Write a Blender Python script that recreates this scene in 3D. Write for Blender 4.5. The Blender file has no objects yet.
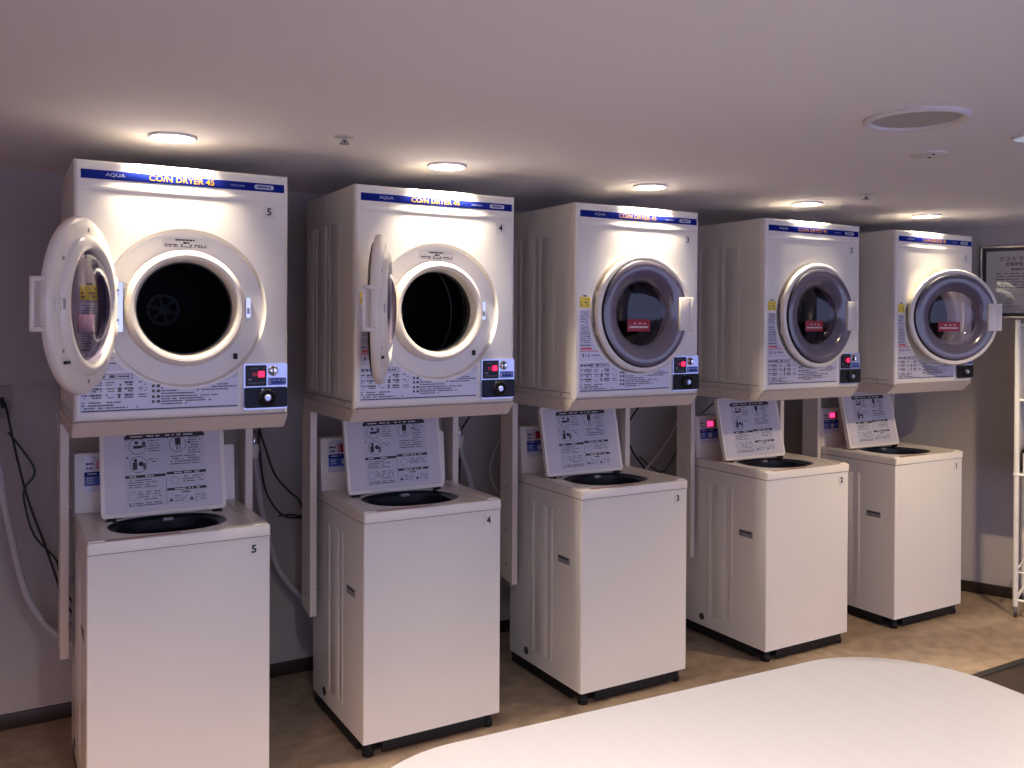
import bpy, bmesh, math, random
from mathutils import Vector, Matrix

random.seed(7)
S = bpy.context.scene
COL = S.collection
PI = math.pi

# ------------------------------------------------------------------ materials
def mat(name, color, rough=0.5, metal=0.0, coat=0.0, spec=0.5, noise=None, bump=None, emit=None, estr=0.0):
    m = bpy.data.materials.new(name)
    m.use_nodes = True
    nt = m.node_tree
    b = nt.nodes['Principled BSDF']
    b.inputs['Base Color'].default_value = (*color, 1)
    b.inputs['Roughness'].default_value = rough
    b.inputs['Metallic'].default_value = metal
    b.inputs['Coat Weight'].default_value = coat
    b.inputs['Specular IOR Level'].default_value = spec
    if emit:
        b.inputs['Emission Color'].default_value = (*emit, 1)
        b.inputs['Emission Strength'].default_value = estr
    if noise or bump:
        tc = nt.nodes.new('ShaderNodeTexCoord')
    if noise:                      # (scale, other colour, low, high)
        n = nt.nodes.new('ShaderNodeTexNoise')
        n.inputs['Scale'].default_value = noise[0]
        n.inputs['Detail'].default_value = 6
        nt.links.new(tc.outputs['Object'], n.inputs['Vector'])
        r = nt.nodes.new('ShaderNodeValToRGB')
        r.color_ramp.elements[0].position = noise[2]
        r.color_ramp.elements[1].position = noise[3]
        r.color_ramp.elements[0].color = (*color, 1)
        r.color_ramp.elements[1].color = (*noise[1], 1)
        nt.links.new(n.outputs['Fac'], r.inputs['Fac'])
        nt.links.new(r.outputs['Color'], b.inputs['Base Color'])
    if bump:                       # (scale, strength)
        n2 = nt.nodes.new('ShaderNodeTexNoise')
        n2.inputs['Scale'].default_value = bump[0]
        n2.inputs['Detail'].default_value = 4
        nt.links.new(tc.outputs['Object'], n2.inputs['Vector'])
        bp = nt.nodes.new('ShaderNodeBump')
        bp.inputs['Strength'].default_value = bump[1]
        bp.inputs['Distance'].default_value = 0.002
        nt.links.new(n2.outputs['Fac'], bp.inputs['Height'])
        nt.links.new(bp.outputs['Normal'], b.inputs['Normal'])
    return m

M = {}
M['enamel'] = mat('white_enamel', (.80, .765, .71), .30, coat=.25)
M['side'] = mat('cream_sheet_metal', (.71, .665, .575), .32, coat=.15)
M['cream'] = mat('cream_plastic', (.82, .76, .68), .28, coat=.2)
M['stand'] = mat('beige_powder_coat', (.70, .62, .54), .45)
M['navyprint'] = mat('deep_blue_print', (.010, .020, .20), .55, spec=0)
M['gold'] = mat('gold_print', (.62, .30, .004), .7, spec=0)
M['paleprint'] = mat('pale_print', (.50, .53, .62), .5, spec=.2)
M['black'] = mat('black_print', (.015, .015, .018), .45)
M['ink'] = mat('grey_ink', (.07, .07, .085), .5)
M['film'] = mat('glossy_label_film', (.62, .60, .72), .16, coat=.5)
M['lidface'] = mat('lid_inner_plastic', (.64, .60, .64), .35, coat=.15)  # greyed so the lid face carries the shade of the dryer above
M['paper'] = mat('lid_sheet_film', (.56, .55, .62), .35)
M['greysticker'] = mat('grey_sticker', (.72, .69, .66), .4)
M['yellow'] = mat('yellow_sticker', (.78, .62, .06), .45)
M['red'] = mat('red_sticker', (.36, .012, .035), .4)
M['stickerback'] = mat('sticker_back', (.62, .40, .44), .5)
M['redprint'] = mat('red_print', (.62, .08, .10), .45)
M['bluelabel'] = mat('blue_print', (.045, .10, .42), .35)
M['silver'] = mat('brushed_silver', (.55, .60, .84), .28, metal=.75)
M['chrome'] = mat('chrome', (.75, .76, .80), .14, metal=1)
M['navyplastic'] = mat('navy_plastic', (.010, .014, .036), .5, spec=.25)
M['blackplastic'] = mat('black_plastic', (.010, .010, .012), .5, spec=.25)
M['dispglass'] = mat('display_glass', (.008, .008, .022), .3, spec=.25)
M['led'] = mat('red_led', (.3, .0, .02), .4, emit=(1, .01, .06), estr=3.2)
M['leddim'] = mat('dim_red_led', (.10, .0, .015), .4, emit=(1, .01, .08), estr=.12)
M['ledpink'] = mat('washer_led', (.5, .02, .08), .4, emit=(1, .03, .16), estr=2.6)
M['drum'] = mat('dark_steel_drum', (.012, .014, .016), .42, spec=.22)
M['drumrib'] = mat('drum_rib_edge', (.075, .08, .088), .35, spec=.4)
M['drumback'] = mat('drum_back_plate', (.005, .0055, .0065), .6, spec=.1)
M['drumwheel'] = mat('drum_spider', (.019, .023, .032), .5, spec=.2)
M['griplastic'] = mat('grey_grip_plastic', (.26, .26, .29), .5)
M['outletplate'] = mat('brown_outlet_plate', (.30, .25, .21), .5)
M['rubber'] = mat('grey_rubber', (.05, .05, .05), .6)
M['purple'] = mat('smoky_violet_plastic', (.135, .115, .16), .14, coat=.8)
M['tub'] = mat('dark_tub', (.012, .016, .028), .3)
M['hose'] = mat('grey_hose', (.50, .48, .49), .5)
M['whitecable'] = mat('white_cable', (.75, .72, .68), .5)
M['blackcable'] = mat('black_cable', (.015, .018, .018), .5)
M['greencable'] = mat('dark_green_cable', (.012, .04, .035), .5)
M['ceiling'] = mat('ceiling_paint', (.87, .85, .89), .75, bump=(60, .08))
M['wall'] = mat('wallpaper', (.47, .435, .42), .8, noise=(140, (.43, .395, .38), .35, .65), bump=(220, .35))
M['baseboard'] = mat('dark_brown_baseboard', (.026, .016, .012), .45)
M['floor'] = mat('stone_vinyl_floor', (.315, .232, .168), .5, noise=(15, (.215, .155, .112), .38, .66), bump=(40, .15))
M['darkfloor'] = mat('dark_wood_floor', (.036, .021, .015), .45, noise=(16, (.024, .014, .011), .4, .6))
M['floortrim'] = mat('grey_metal_strip', (.022, .02, .02), .5, metal=.2)
M['table'] = mat('pale_laminate', (.80, .74, .70), .42)
M['tableedge'] = mat('pale_edge_band', (.72, .66, .62), .45)
M['whitemetal'] = mat('white_coated_steel', (.80, .77, .72), .35)
M['greymetal'] = mat('grey_metal', (.35, .34, .34), .4, metal=.6)
M['frame'] = mat('silver_frame', (.72, .71, .70), .22, metal=.9)
M['mount'] = mat('black_mount', (.02, .025, .025), .4)
M['noticepaper'] = mat('notice_paper', (.60, .58, .56), .6)
M['grille'] = mat('perforated_grille', (.46, .44, .45), .6)
M['fixture'] = mat('white_fixture', (.70, .67, .68), .4)
M['lens'] = mat('lit_lamp_lens', (.9, .85, .75), .4, emit=(1, .86, .66), estr=22)
M['lens2'] = mat('lit_lamp_lens_cool', (.9, .85, .85), .4, emit=(1, .86, .84), estr=4)
M['lens3'] = mat('cool_lamp_lens', (.5, .55, .68), .3, emit=(.70, .80, 1), estr=.35)

# faint straight grain on the table laminate
def grain(m, c1, c2):
    nt = m.node_tree
    b = nt.nodes['Principled BSDF']
    tc = nt.nodes.new('ShaderNodeTexCoord')
    mp = nt.nodes.new('ShaderNodeMapping')
    mp.inputs['Scale'].default_value = (60, 3, 3)
    n = nt.nodes.new('ShaderNodeTexNoise')
    n.inputs['Scale'].default_value = 1.2
    n.inputs['Detail'].default_value = 5
    r = nt.nodes.new('ShaderNodeValToRGB')
    r.color_ramp.elements[0].position = .35
    r.color_ramp.elements[1].position = .65
    r.color_ramp.elements[0].color = (*c1, 1)
    r.color_ramp.elements[1].color = (*c2, 1)
    nt.links.new(tc.outputs['Object'], mp.inputs['Vector'])
    nt.links.new(mp.outputs['Vector'], n.inputs['Vector'])
    nt.links.new(n.outputs['Fac'], r.inputs['Fac'])
    nt.links.new(r.outputs['Color'], b.inputs['Base Color'])
grain(M['table'], (.785, .722, .682), (.80, .742, .70))

# smoky see-through glass: transparent, tinted, with a sharp reflection
def glass(name, tint, refl=(.9, .9, 1)):
    m = bpy.data.materials.new(name)
    m.use_nodes = True
    nt = m.node_tree
    nt.nodes.clear()
    out = nt.nodes.new('ShaderNodeOutputMaterial')
    mix = nt.nodes.new('ShaderNodeMixShader')
    tr = nt.nodes.new('ShaderNodeBsdfTransparent')
    tr.inputs['Color'].default_value = (*tint, 1)
    gl = nt.nodes.new('ShaderNodeBsdfGlossy')
    gl.inputs['Color'].default_value = (*refl, 1)
    gl.inputs['Roughness'].default_value = .04
    lw = nt.nodes.new('ShaderNodeLayerWeight')
    lw.inputs['Blend'].default_value = .5
    pw = nt.nodes.new('ShaderNodeMath')
    pw.operation = 'POWER'
    pw.inputs[1].default_value = 4.0
    nt.links.new(lw.outputs['Facing'], pw.inputs[0])
    mr = nt.nodes.new('ShaderNodeMapRange')
    mr.inputs['To Min'].default_value = .045
    mr.inputs['To Max'].default_value = .75
    nt.links.new(pw.outputs[0], mr.inputs['Value'])
    nt.links.new(mr.outputs[0], mix.inputs[0])
    nt.links.new(tr.outputs[0], mix.inputs[1])
    nt.links.new(gl.outputs[0], mix.inputs[2])
    nt.links.new(mix.outputs[0], out.inputs['Surface'])
    return m
M['window'] = glass('smoky_door_glass', (.52, .48, .60))
M['picglass'] = glass('picture_glass', (.93, .93, .93))

# ------------------------------------------------------------------ mesh building
_text_cache = {}
def text_mesh(s, bold):
    k = (s, bold)
    if k not in _text_cache:
        c = bpy.data.curves.new('lettering_source', 'FONT')
        c.body = s
        c.size = 1
        c.align_x = 'CENTER'
        c.align_y = 'CENTER'
        c.offset = bold
        c.resolution_u = 3
        o = bpy.data.objects.new('lettering_source', c)
        COL.objects.link(o)
        bpy.context.view_layer.update()
        me = o.evaluated_get(bpy.context.evaluated_depsgraph_get()).to_mesh()
        vs = [v.co.copy() for v in me.vertices]
        fs = [tuple(p.vertices) for p in me.polygons]
        bpy.data.objects.remove(o)
        bpy.data.curves.remove(c)
        _text_cache[k] = (vs, fs)
    return _text_cache[k]

class MB:
    def __init__(self):
        self.bm = bmesh.new()
        self.mats = []
        self.keepout = False    # print keeps clear of the round door
    def mi(self, m):
        m = M[m] if isinstance(m, str) else m
        if m not in self.mats:
            self.mats.append(m)
        return self.mats.index(m)
    def verts(self, pts, T=None):
        return [self.bm.verts.new((T @ Vector(p)) if T else p) for p in pts]
    def faces(self, vs, idx, m):
        i = self.mi(m)
        out = []
        for f in idx:
            try:
                fc = self.bm.faces.new([vs[k] for k in f])
                fc.material_index = i
                fc.smooth = True
                out.append(fc)
            except ValueError:
                pass
        return out
    def box(self, x0, x1, y0, y1, z0, z1, m, bev=0.0, T=None, seg=2):
        P = [(x0, y0, z0), (x1, y0, z0), (x1, y1, z0), (x0, y1, z0), (x0, y0, z1), (x1, y0, z1), (x1, y1, z1), (x0, y1, z1)]
        vs = self.verts(P, T)
        fs = self.faces(vs, [(0, 3, 2, 1), (4, 5, 6, 7), (0, 1, 5, 4), (1, 2, 6, 5), (2, 3, 7, 6), (3, 0, 4, 7)], m)
        if bev:
            es = list({e for f in fs for e in f.edges})
            r = bmesh.ops.bevel(self.bm, geom=es, offset=bev, segments=seg, affect='EDGES', profile=.5)
            for f in r['faces']:
                f.material_index = self.mi(m)
                f.smooth = True
        return self
    def lathe(self, prof, m, N=64, axis='y', c=(0, 0, 0), T=None, a0=0, a1=2 * PI, msplit=None):
        """profile of (radius, along-axis) turned about an axis"""
        full = abs(a1 - a0 - 2 * PI) < 1e-6
        n = N if full else N + 1
        rings = []
        for (r, h) in prof:
            ring = []
            if r < 1e-6:
                p = {'y': (c[0], c[1] + h, c[2]), 'z': (c[0], c[1], c[2] + h), 'x': (c[0] + h, c[1], c[2])}[axis]
                v = self.bm.verts.new((T @ Vector(p)) if T else p)
                ring = [v] * n
            else:
                for k in range(n):
                    a = a0 + (a1 - a0) * k / N
                    ca, sa = r * math.cos(a), r * math.sin(a)
                    p = {'y': (c[0] + ca, c[1] + h, c[2] + sa), 'z': (c[0] + ca, c[1] + sa, c[2] + h), 'x': (c[0] + h, c[1] + ca, c[2] + sa)}[axis]
                    ring.append(self.bm.verts.new((T @ Vector(p)) if T else p))
            rings.append(ring)
        for j in range(len(prof) - 1):
            mm = m if msplit is None else msplit[j]
            i = self.mi(mm)
            for k in range(n if full else N):
                a, b = rings[j][k], rings[j][(k + 1) % n]
                c2, d = rings[j + 1][(k + 1) % n], rings[j + 1][k]
                q = []
                for v in (a, b, c2, d):
                    if v not in q:
                        q.append(v)
                if len(q) >= 3:
                    try:
                        f = self.bm.faces.new(q)
                        f.material_index = i
                        f.smooth = True
                    except ValueError:
                        pass
        return self
    def cyl(self, c, r, h, m, axis='z', N=24, bev=0.0):
        b = min(bev, r * .5, h * .5)
        prof = [(0, 0), (r - b, 0), (r, b), (r, h - b), (r - b, h), (0, h)] if b else [(0, 0), (r, 0), (r, h), (0, h)]
        return self.lathe(prof, m, N, axis, c)
    def prism(self, outline, z0, z1, m, top=None, T=None):
        n = len(outline)
        lo = self.verts([(x, y, z0) for x, y in outline], T)
        hi = self.verts([(x, y, z1) for x, y in outline], T)
        vs = lo + hi
        self.faces(vs, [(k, (k + 1) % n, n + (k + 1) % n, n + k) for k in range(n)], m)
        self.faces(vs, [tuple(range(n - 1, -1, -1))], m)
        self.faces(vs, [tuple(range(n, 2 * n))], top or m)
        return self
    def tube(self, pts, r, m, N=10, cyc=False):
        pts = [Vector(p) for p in pts]
        # smooth the path
        P = []
        n = len(pts)
        for i in range(n - 1):
            p0, p1, p2, p3 = pts[max(i - 1, 0)], pts[i], pts[i + 1], pts[min(i + 2, n - 1)]
            for k in range(6):
                t = k / 6
                P.append(.5 * ((2 * p1) + (p2 - p0) * t + (2 * p0 - 5 * p1 + 4 * p2 - p3) * t * t + (3 * p1 - p0 - 3 * p2 + p3) * t ** 3))
        P.append(pts[-1])
        rings = []
        up = Vector((0.31, .87, .38)).normalized()
        for i, p in enumerate(P):
            d = (P[min(i + 1, len(P) - 1)] - P[max(i - 1, 0)]).normalized()
            a = d.cross(up).normalized()
            b = d.cross(a).normalized()
            rings.append([self.bm.verts.new(p + r * (math.cos(2 * PI * k / N) * a + math.sin(2 * PI * k / N) * b)) for k in range(N)])
        i0 = self.mi(m)
        for j in range(len(rings) - 1):
            for k in range(N):
                f = self.bm.faces.new((rings[j][k], rings[j][(k + 1) % N], rings[j + 1][(k + 1) % N], rings[j + 1][k]))
                f.material_index = i0
                f.smooth = True
        for ring in (rings[0], list(reversed(rings[-1]))):
            f = self.bm.faces.new(ring)
            f.material_index = i0
        return self
    def rod(self, a, b, r, m, N=12):
        a, b = Vector(a), Vector(b)
        d = b - a
        T = Matrix.Translation(a) @ d.to_track_quat('Z', 'Y').to_matrix().to_4x4()
        return self.lathe([(0, 0), (r, 0), (r, d.length), (0, d.length)], m, N, 'z', T=T)
    # flat print on a surface that faces -y
    def quad(self, x0, x1, z0, z1, y, m, T=None):
        vs = self.verts([(x0, y, z0), (x1, y, z0), (x1, y, z1), (x0, y, z1)], T)
        self.faces(vs, [(0, 1, 2, 3)], m)
        return self
    def text(self, s, x, z, h, y, m, bold=0.0, sx=1.0, shear=0.0, T=None):
        vs, fs = text_mesh(s, bold)
        q = self.verts([(x + h * sx * (v.x + shear * v.y), y, z + h * v.y) for v in vs], T)
        self.faces(q, fs, m)
        return self
    def marks(self, x0, x1, z, h, y, m, rnd, fill=.8, wmin=.6, wmax=2.2, T=None):
        """a line of small print too small to read"""
        x = x0
        while x < x1:
            w = min(h * rnd.uniform(wmin, wmax), x1 - x)
            if rnd.random() < fill and w > h * .2 and (not self.keepout or math.hypot(max(abs(x), abs(x + w)) if x * (x + w) > 0 else 0, z + h / 2 - ZC) > .244) and (not self.keepout or min(math.hypot(x, z + h / 2 - ZC), math.hypot(x + w, z + h / 2 - ZC)) > .243):
                self.quad(x, x + w, z - h / 2, z + h / 2, y, m, T)
            x += w + h * rnd.uniform(.15, .45)
        return self
    def ringprint(self, x, z, r, t, y, m, N=28, T=None):
        vs = self.verts([(x + q * math.cos(2 * PI * k / N), y, z + q * math.sin(2 * PI * k / N)) for q in (r - t, r) for k in range(N)], T)
        self.faces(vs, [(k, (k + 1) % N, N + (k + 1) % N, N + k) for k in range(N)], m)
        return self
    def disc(self, x, z, r, y, m, N=20, T=None):
        vs = self.verts([(x + r * math.cos(2 * PI * k / N), y, z + r * math.sin(2 * PI * k / N)) for k in range(N)], T)
        self.faces(vs, [tuple(range(N))], m)
        return self
    def build(self, name, parent=None, sharp=35):
        me = bpy.data.meshes.new(name)
        self.bm.normal_update()
        self.bm.to_mesh(me)
        self.bm.free()
        for m in self.mats:
            me.materials.append(m)
        me.set_sharp_from_angle(angle=math.radians(sharp))
        o = bpy.data.objects.new(name, me)
        COL.objects.link(o)
        if parent:
            o.parent = parent
        return o

def thing(name, label, cat, loc=(0, 0, 0), rz=0, group=None):
    o = bpy.data.objects.new(name, None)
    o.empty_display_size = .1
    COL.objects.link(o)
    o.location = loc
    o.rotation_euler = (0, 0, rz)
    o['label'] = label
    o['category'] = cat
    if group:
        o['group'] = group
    return o
def tag(o, label, cat, group=None):
    o['label'] = label
    o['category'] = cat
    if group:
        o['group'] = group
    return o
def struct(o):
    o['kind'] = 'structure'
    return o
def copy_part(o, parent, name=None):
    c = o.copy()
    COL.objects.link(c)
    c.parent = parent
    for ch in list(o.children):
        copy_part(ch, c)
    return c
def rrect(x0, x1, z0, z1, r, n=5):
    pts = []
    for cx, cz, a in ((x1 - r, z1 - r, 0), (x0 + r, z1 - r, 90), (x0 + r, z0 + r, 180), (x1 - r, z0 + r, 270)):
        for k in range(n + 1):
            t = math.radians(a + 90 * k / n)
            pts.append((cx + r * math.cos(t), cz + r * math.sin(t)))
    return pts
# plate facing -y: outline in (x,z), front at y0, back at y1
PLATE = Matrix(((1, 0, 0, 0), (0, 0, 1, 0), (0, 1, 0, 0), (0, 0, 0, 1)))
def plate(mb, x0, x1, z0, z1, r, y0, y1, m):
    return mb.prism(rrect(x0, x1, z0, z1, r), y0, y1, m, T=PLATE)

# ------------------------------------------------------------------ the room
CEIL = 2.02
YB = 3.70
WDIR = Vector((.389, -.921, 0)).normalized()     # the slanting right wall runs this way, towards the room
WNRM = Vector((-.921, -.389, 0)).normalized()    # out of the wall into the room
P0 = Vector((4.391, YB, 0))

b = MB(); b.box(-2.6, 7.0, 2.256, 4.2, -.05, 0, 'floor'); b.box(-2.6, 7.0, -2.4, 2.256, -.05, -.001, 'darkfloor')
struct(b.build('floor'))
b = MB(); b.box(-2.6, 7.0, 2.228, 2.262, -.02, .003, 'floortrim')
struct(b.build('trim_1'))
LAMPS = [(.458, 2.760, 'first ceiling downlight, glowing above the dryer numbered 5'), (1.352, 2.766, 'ceiling downlight glowing above the dryer numbered 4'),
         (2.235, 2.760, 'ceiling downlight glowing above the dryer numbered 3'), (3.140, 2.776, 'ceiling downlight glowing above the dryer numbered 2'),
         (3.983, 2.772, 'ceiling downlight glowing above the dryer numbered 1')]
LR = .062                                        # radius of the recessed lamp openings
b = MB()
def flat(x0, x1, y0, y1):
    v = b.verts([(x0, y0, CEIL), (x0, y1, CEIL), (x1, y1, CEIL), (x1, y0, CEIL)])
    b.faces(v, [(0, 1, 2, 3)], 'ceiling')
CY0, CY1 = 2.55, 3.0
flat(-2.6, 7.0, -2.4, CY0); flat(-2.6, 7.0, CY1, 4.2)
xp = -2.6
for lx, ly, _ in LAMPS:
    flat(xp, lx - .2, CY0, CY1)
    A = sorted([2 * PI * k / 48 for k in range(48)] + [math.atan2(dy, dx) % (2 * PI) for dx in (-.2, .2) for dy in (CY0 - ly, CY1 - ly)])
    ring, sq = [], []
    for a in A:
        dx, dy = math.cos(a), math.sin(a)
        t = min([.2 / abs(dx) if abs(dx) > 1e-9 else 9, (CY1 - ly) / dy if dy > 1e-9 else 9, (CY0 - ly) / dy if dy < -1e-9 else 9])
        ring.append((lx + LR * dx, ly + LR * dy, CEIL)); sq.append((lx + t * dx, ly + t * dy, CEIL))
    n = len(A)
    v = b.verts(ring + sq)
    b.faces(v, [(k, (k + 1) % n, n + (k + 1) % n, n + k) for k in range(n)], 'ceiling')
    xp = lx + .2
flat(xp, 7.0, CY0, CY1)
b.box(-2.6, 7.0, -2.4, 4.2, CEIL + .12, CEIL + .16, 'ceiling')
struct(b.build('ceiling'))
b = MB(); b.box(-2.6, 4.6, YB, YB + .1, 0, CEIL, 'wall'); b.box(-2.6, 4.385, YB - .012, YB, 1.247, CEIL, 'wall')
struct(b.build('wall_back'))
def wallbox(mb, s0, s1, d0, d1, z0, z1, m, bev=0):
    """box against the slanting wall: s along it, d out of it"""
    T = Matrix(((WDIR.x, WNRM.x, 0, P0.x), (WDIR.y, WNRM.y, 0, P0.y), (0, 0, 1, 0), (0, 0, 0, 1)))
    # local x along the wall, y out of the wall
    return mb.box(s0, s1, d0, d1, z0, z1, m, bev, T=T)
b = MB(); wallbox(b, -.05, 5.5, -.1, 0, 0, CEIL, 'wall')
struct(b.build('wall_right'))
b = MB(); b.box(-2.6, -2.5, -2.4, 3.75, 0, CEIL, 'wall')
struct(b.build('wall_left'))
b = MB(); b.box(-2.5, 4.38, YB - .014, YB, 0, .055, 'baseboard', .003)
struct(b.build('baseboard_back'))
b = MB(); wallbox(b, .012, 5.5, 0, .014, 0, .06, 'baseboard', .003)
struct(b.build('baseboard_right'))

# ------------------------------------------------------------------ coin dryers
DW, DH, DD = .305, .746, .528       # half width, height, depth
ZB = 1.190                          # top of the stand tray
ZC = .327                           # porthole centre above the base
NSEG = 96
def outline_angles():
    A = [2 * PI * k / NSEG for k in range(NSEG)]
    for cx, cz in ((DW, DH), (-DW, DH), (-DW, 0), (DW, 0)):
        a = math.atan2(cz - ZC, cx) % (2 * PI)
        k = min(range(len(A)), key=lambda i: abs(A[i] - a))
        A[k] = a
    return A
def front_panel_mesh(parent):
    b = MB()
    A = outline_angles()
    hw, hh, cz = DW, DH / 2, DH / 2
    base = []
    for a in A:
        dx, dz = math.cos(a), math.sin(a)
        t = min([(hw / abs(dx)) if abs(dx) > 1e-9 else 1e9, ((DH - ZC) / dz) if dz > 1e-9 else 1e9, (ZC / -dz) if dz < -1e-9 else 1e9])
        base.append((dx * t, ZC + dz * t))
    loops = []
    r = .013
    loops.append([(x, .03, z) for x, z in base])
    for k in range(8):
        t = math.radians(90 * k / 7)
        ins = r * (1 - math.cos(t))
        y = r * (1 - math.sin(t))
        loops.append([(x * (hw - ins) / hw, y, cz + (z - cz) * (hh - ins) / hh) for x, z in base])
    R = lambda rad, y: [(rad * math.cos(a), y, ZC + rad * math.sin(a)) for a in A]
    for rad, y in ((.2365, 0), (.2355, .0006), (.2345, .003), (.2305, .016), (.2285, .019), (.225, .020), (.172, .020)):
        loops.append(R(rad, y))
    vl = [b.verts(L) for L in loops]
    n = len(A)
    for j in range(len(vl) - 1):
        vs = vl[j] + vl[j + 1]
        b.faces(vs, [(k, (k + 1) % n, n + (k + 1) % n, n + k) for k in range(n)], 'enamel')
    return b.build('front_panel', parent, 16)

def body_mesh(parent):
    b = MB()
    w, d, y0 = DW, DD, .03
    t = .012
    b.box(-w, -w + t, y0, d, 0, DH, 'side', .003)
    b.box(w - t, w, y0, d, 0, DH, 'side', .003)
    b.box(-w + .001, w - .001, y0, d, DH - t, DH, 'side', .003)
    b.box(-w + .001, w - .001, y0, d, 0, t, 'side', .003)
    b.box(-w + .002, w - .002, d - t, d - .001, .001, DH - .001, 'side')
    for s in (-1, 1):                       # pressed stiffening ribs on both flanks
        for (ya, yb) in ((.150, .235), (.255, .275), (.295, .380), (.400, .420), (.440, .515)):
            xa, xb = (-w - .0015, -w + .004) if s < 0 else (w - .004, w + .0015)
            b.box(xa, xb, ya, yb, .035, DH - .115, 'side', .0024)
    b.box(-w - .0012, -w + .002, .03, d, .020, .023, 'greymetal')
    for yy in (.10, .43):
        b.cyl((-w - .002, yy, .012), .004, .004, 'greymetal', 'x', 10)
    return b.build('body', parent)

def ring_mesh(parent):
    b = MB()
    b.lathe([(.174, .021), (.173, .004), (.170, -.006), (.165, -.013), (.158, -.017), (.150, -.015), (.144, -.008), (.141, .004), (.139, .03)], 'cream', 96, c=(0, 0, ZC))
    b.lathe([(.139, .03), (.146, .055), (.262, .060), (.262, .064), (.14, .062), (.135, .03), (.139, .03)], 'rubber', 72, c=(0, 0, ZC))
    return b.build('door_ring', parent)

def drum_mesh(parent):
    b = MB()
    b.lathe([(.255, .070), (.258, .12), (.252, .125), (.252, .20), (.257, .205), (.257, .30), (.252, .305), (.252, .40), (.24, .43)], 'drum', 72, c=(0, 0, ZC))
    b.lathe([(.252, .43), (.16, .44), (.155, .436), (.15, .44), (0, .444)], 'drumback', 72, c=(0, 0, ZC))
    for k in range(3):                      # lifters
        a = math.radians(50 + 120 * k)
        T = Matrix.Translation((0, 0, ZC)) @ Matrix.Rotation(-a, 4, 'Y')
        b.box(.215, .256, .085, .42, -.018, .018, 'drum', .012, T=T)
    for yy, rr in ((.122, .2545), (.2025, .2535), (.3025, .2535), (.405, .2485)):
        b.lathe([(rr + .004, yy - .0025), (rr - .0025, yy), (rr + .004, yy + .0025)], 'drumrib', 72, c=(0, 0, ZC))
    o = b.build('drum', parent)
    c = MB()
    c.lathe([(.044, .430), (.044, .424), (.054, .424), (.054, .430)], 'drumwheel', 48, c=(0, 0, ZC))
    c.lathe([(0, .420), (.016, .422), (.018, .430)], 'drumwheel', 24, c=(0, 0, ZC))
    for k in range(6):
        T = Matrix.Translation((0, 0, ZC)) @ Matrix.Rotation(math.radians(60 * k + 15), 4, 'Y')
        c.box(.012, .046, .424, .430, -.005, .005, 'drumwheel', T=T)
    c.build('spider', o)
    return o

def header_mesh(parent):
    b = MB()
    b.box(-.287, .291, -.0012, .004, .692, .7175, 'navyprint', .0005)
    y = -.0018
    b.text('AQUA', -.197, .7055, .0135, y, 'paleprint', sx=1.35)
    b.text('CO/N DRYER 45', -.014, .7055, .0235, y - .0004, 'gold', bold=.008, sx=1.10)
    b.text('MCD-CK45', .147, .7045, .0075, y, 'paleprint', sx=1.15)
    P = rrect(.198, .258, .6985, .712, .0066)
    vs = b.verts([(x, y, z) for x, z in P])
    b.faces(vs, [tuple(range(len(P)))], 'paleprint')
    b.marks(.207, .249, .7053, .0065, y - .0004, 'navyprint', random.Random(3), 1, .5, .9)
    o = b.build('header_strip', parent)
    c = MB()                                # pressed bead under the strip
    c.box(-.286, .286, -.0022, .004, .660, .674, 'enamel', .002, seg=2)
    c.build('bead', parent)
    return o

def instruction_mesh(parent, seed):
    b = MB()
    rnd = random.Random(seed)
    y0 = -.0016
    b.keepout = True
    rc = .2415
    P = [(-.288, .026), (.150, .026), (.150, .140), (math.sqrt(rc ** 2 - (.140 - ZC) ** 2), .140)]
    a1 = math.atan2(.140 - ZC, P[3][0]); a2 = -PI - a1
    P += [(rc * math.cos(a1 + (a2 - a1) * k / 24), ZC + rc * math.sin(a1 + (a2 - a1) * k / 24)) for k in range(1, 25)] + [(-.288, .140)]
    P = [p for p in P if p[0] <= .1501]
    vs = b.verts([(x, -.0010, z) for x, z in P])
    b.faces(vs, [tuple(range(len(P)))], 'film')
    b.quad(-.284, .147, .0285, .0325, y0, 'ink')
    # left block: price grid
    for k, z in enumerate((.128, .108, .090, .072)):
        if k == 0:
            b.quad(-.236, -.150, z - .008, z + .007, y0 + .0002, 'ink')
            b.quad(-.234, -.152, z - .0065, z + .0055, y0, 'film')
            b.marks(-.284, -.195, z, .008, y0 - .0003, 'ink', rnd, .95)
            b.marks(-.190, -.156, z, .005, y0 - .0003, 'ink', rnd, .9)
        else:
            for (xa, xb, h) in ((-.284, -.270, .007), (-.265, -.232, .009), (-.222, -.198, .006), (-.190, -.180, .012), (-.172, -.148, .010), (-.134, -.112, .006)):
                b.marks(xa, xb, z + .003, h * .6, y0, 'ink', rnd, .9)
                b.marks(xa, xb, z - .004, h * .45, y0, 'ink', rnd, .6)
    for z, xa, xb in ((.054, -.284, -.18), (.046, -.284, -.200), (.0385, -.284, -.135)):
        b.marks(xa, xb, z, .0042, y0, 'ink', rnd, .92)
    # right block: notes
    for k, z in enumerate((.098, .091, .083, .075, .0665, .059, .052, .0445)):
        xe = (.13, .145, .12, .02, .09, .05, .07, .0)[k]
        b.marks(-.072, xe, z, .0038, y0, 'ink', rnd, .93)
        if k % 2 == 0:
            b.quad(-.098, -.090, z - .004, z + .004, y0, 'ink')
            b.quad(-.085, -.075, z - .004, z + .004, y0, 'ink')
    b.marks(.105, .146, .1275, .005, y0, 'ink', rnd, 1)
    b.marks(.112, .140, .1205, .003, y0, 'ink', rnd, 1)
    return b.build('instruction_label', parent)

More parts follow.
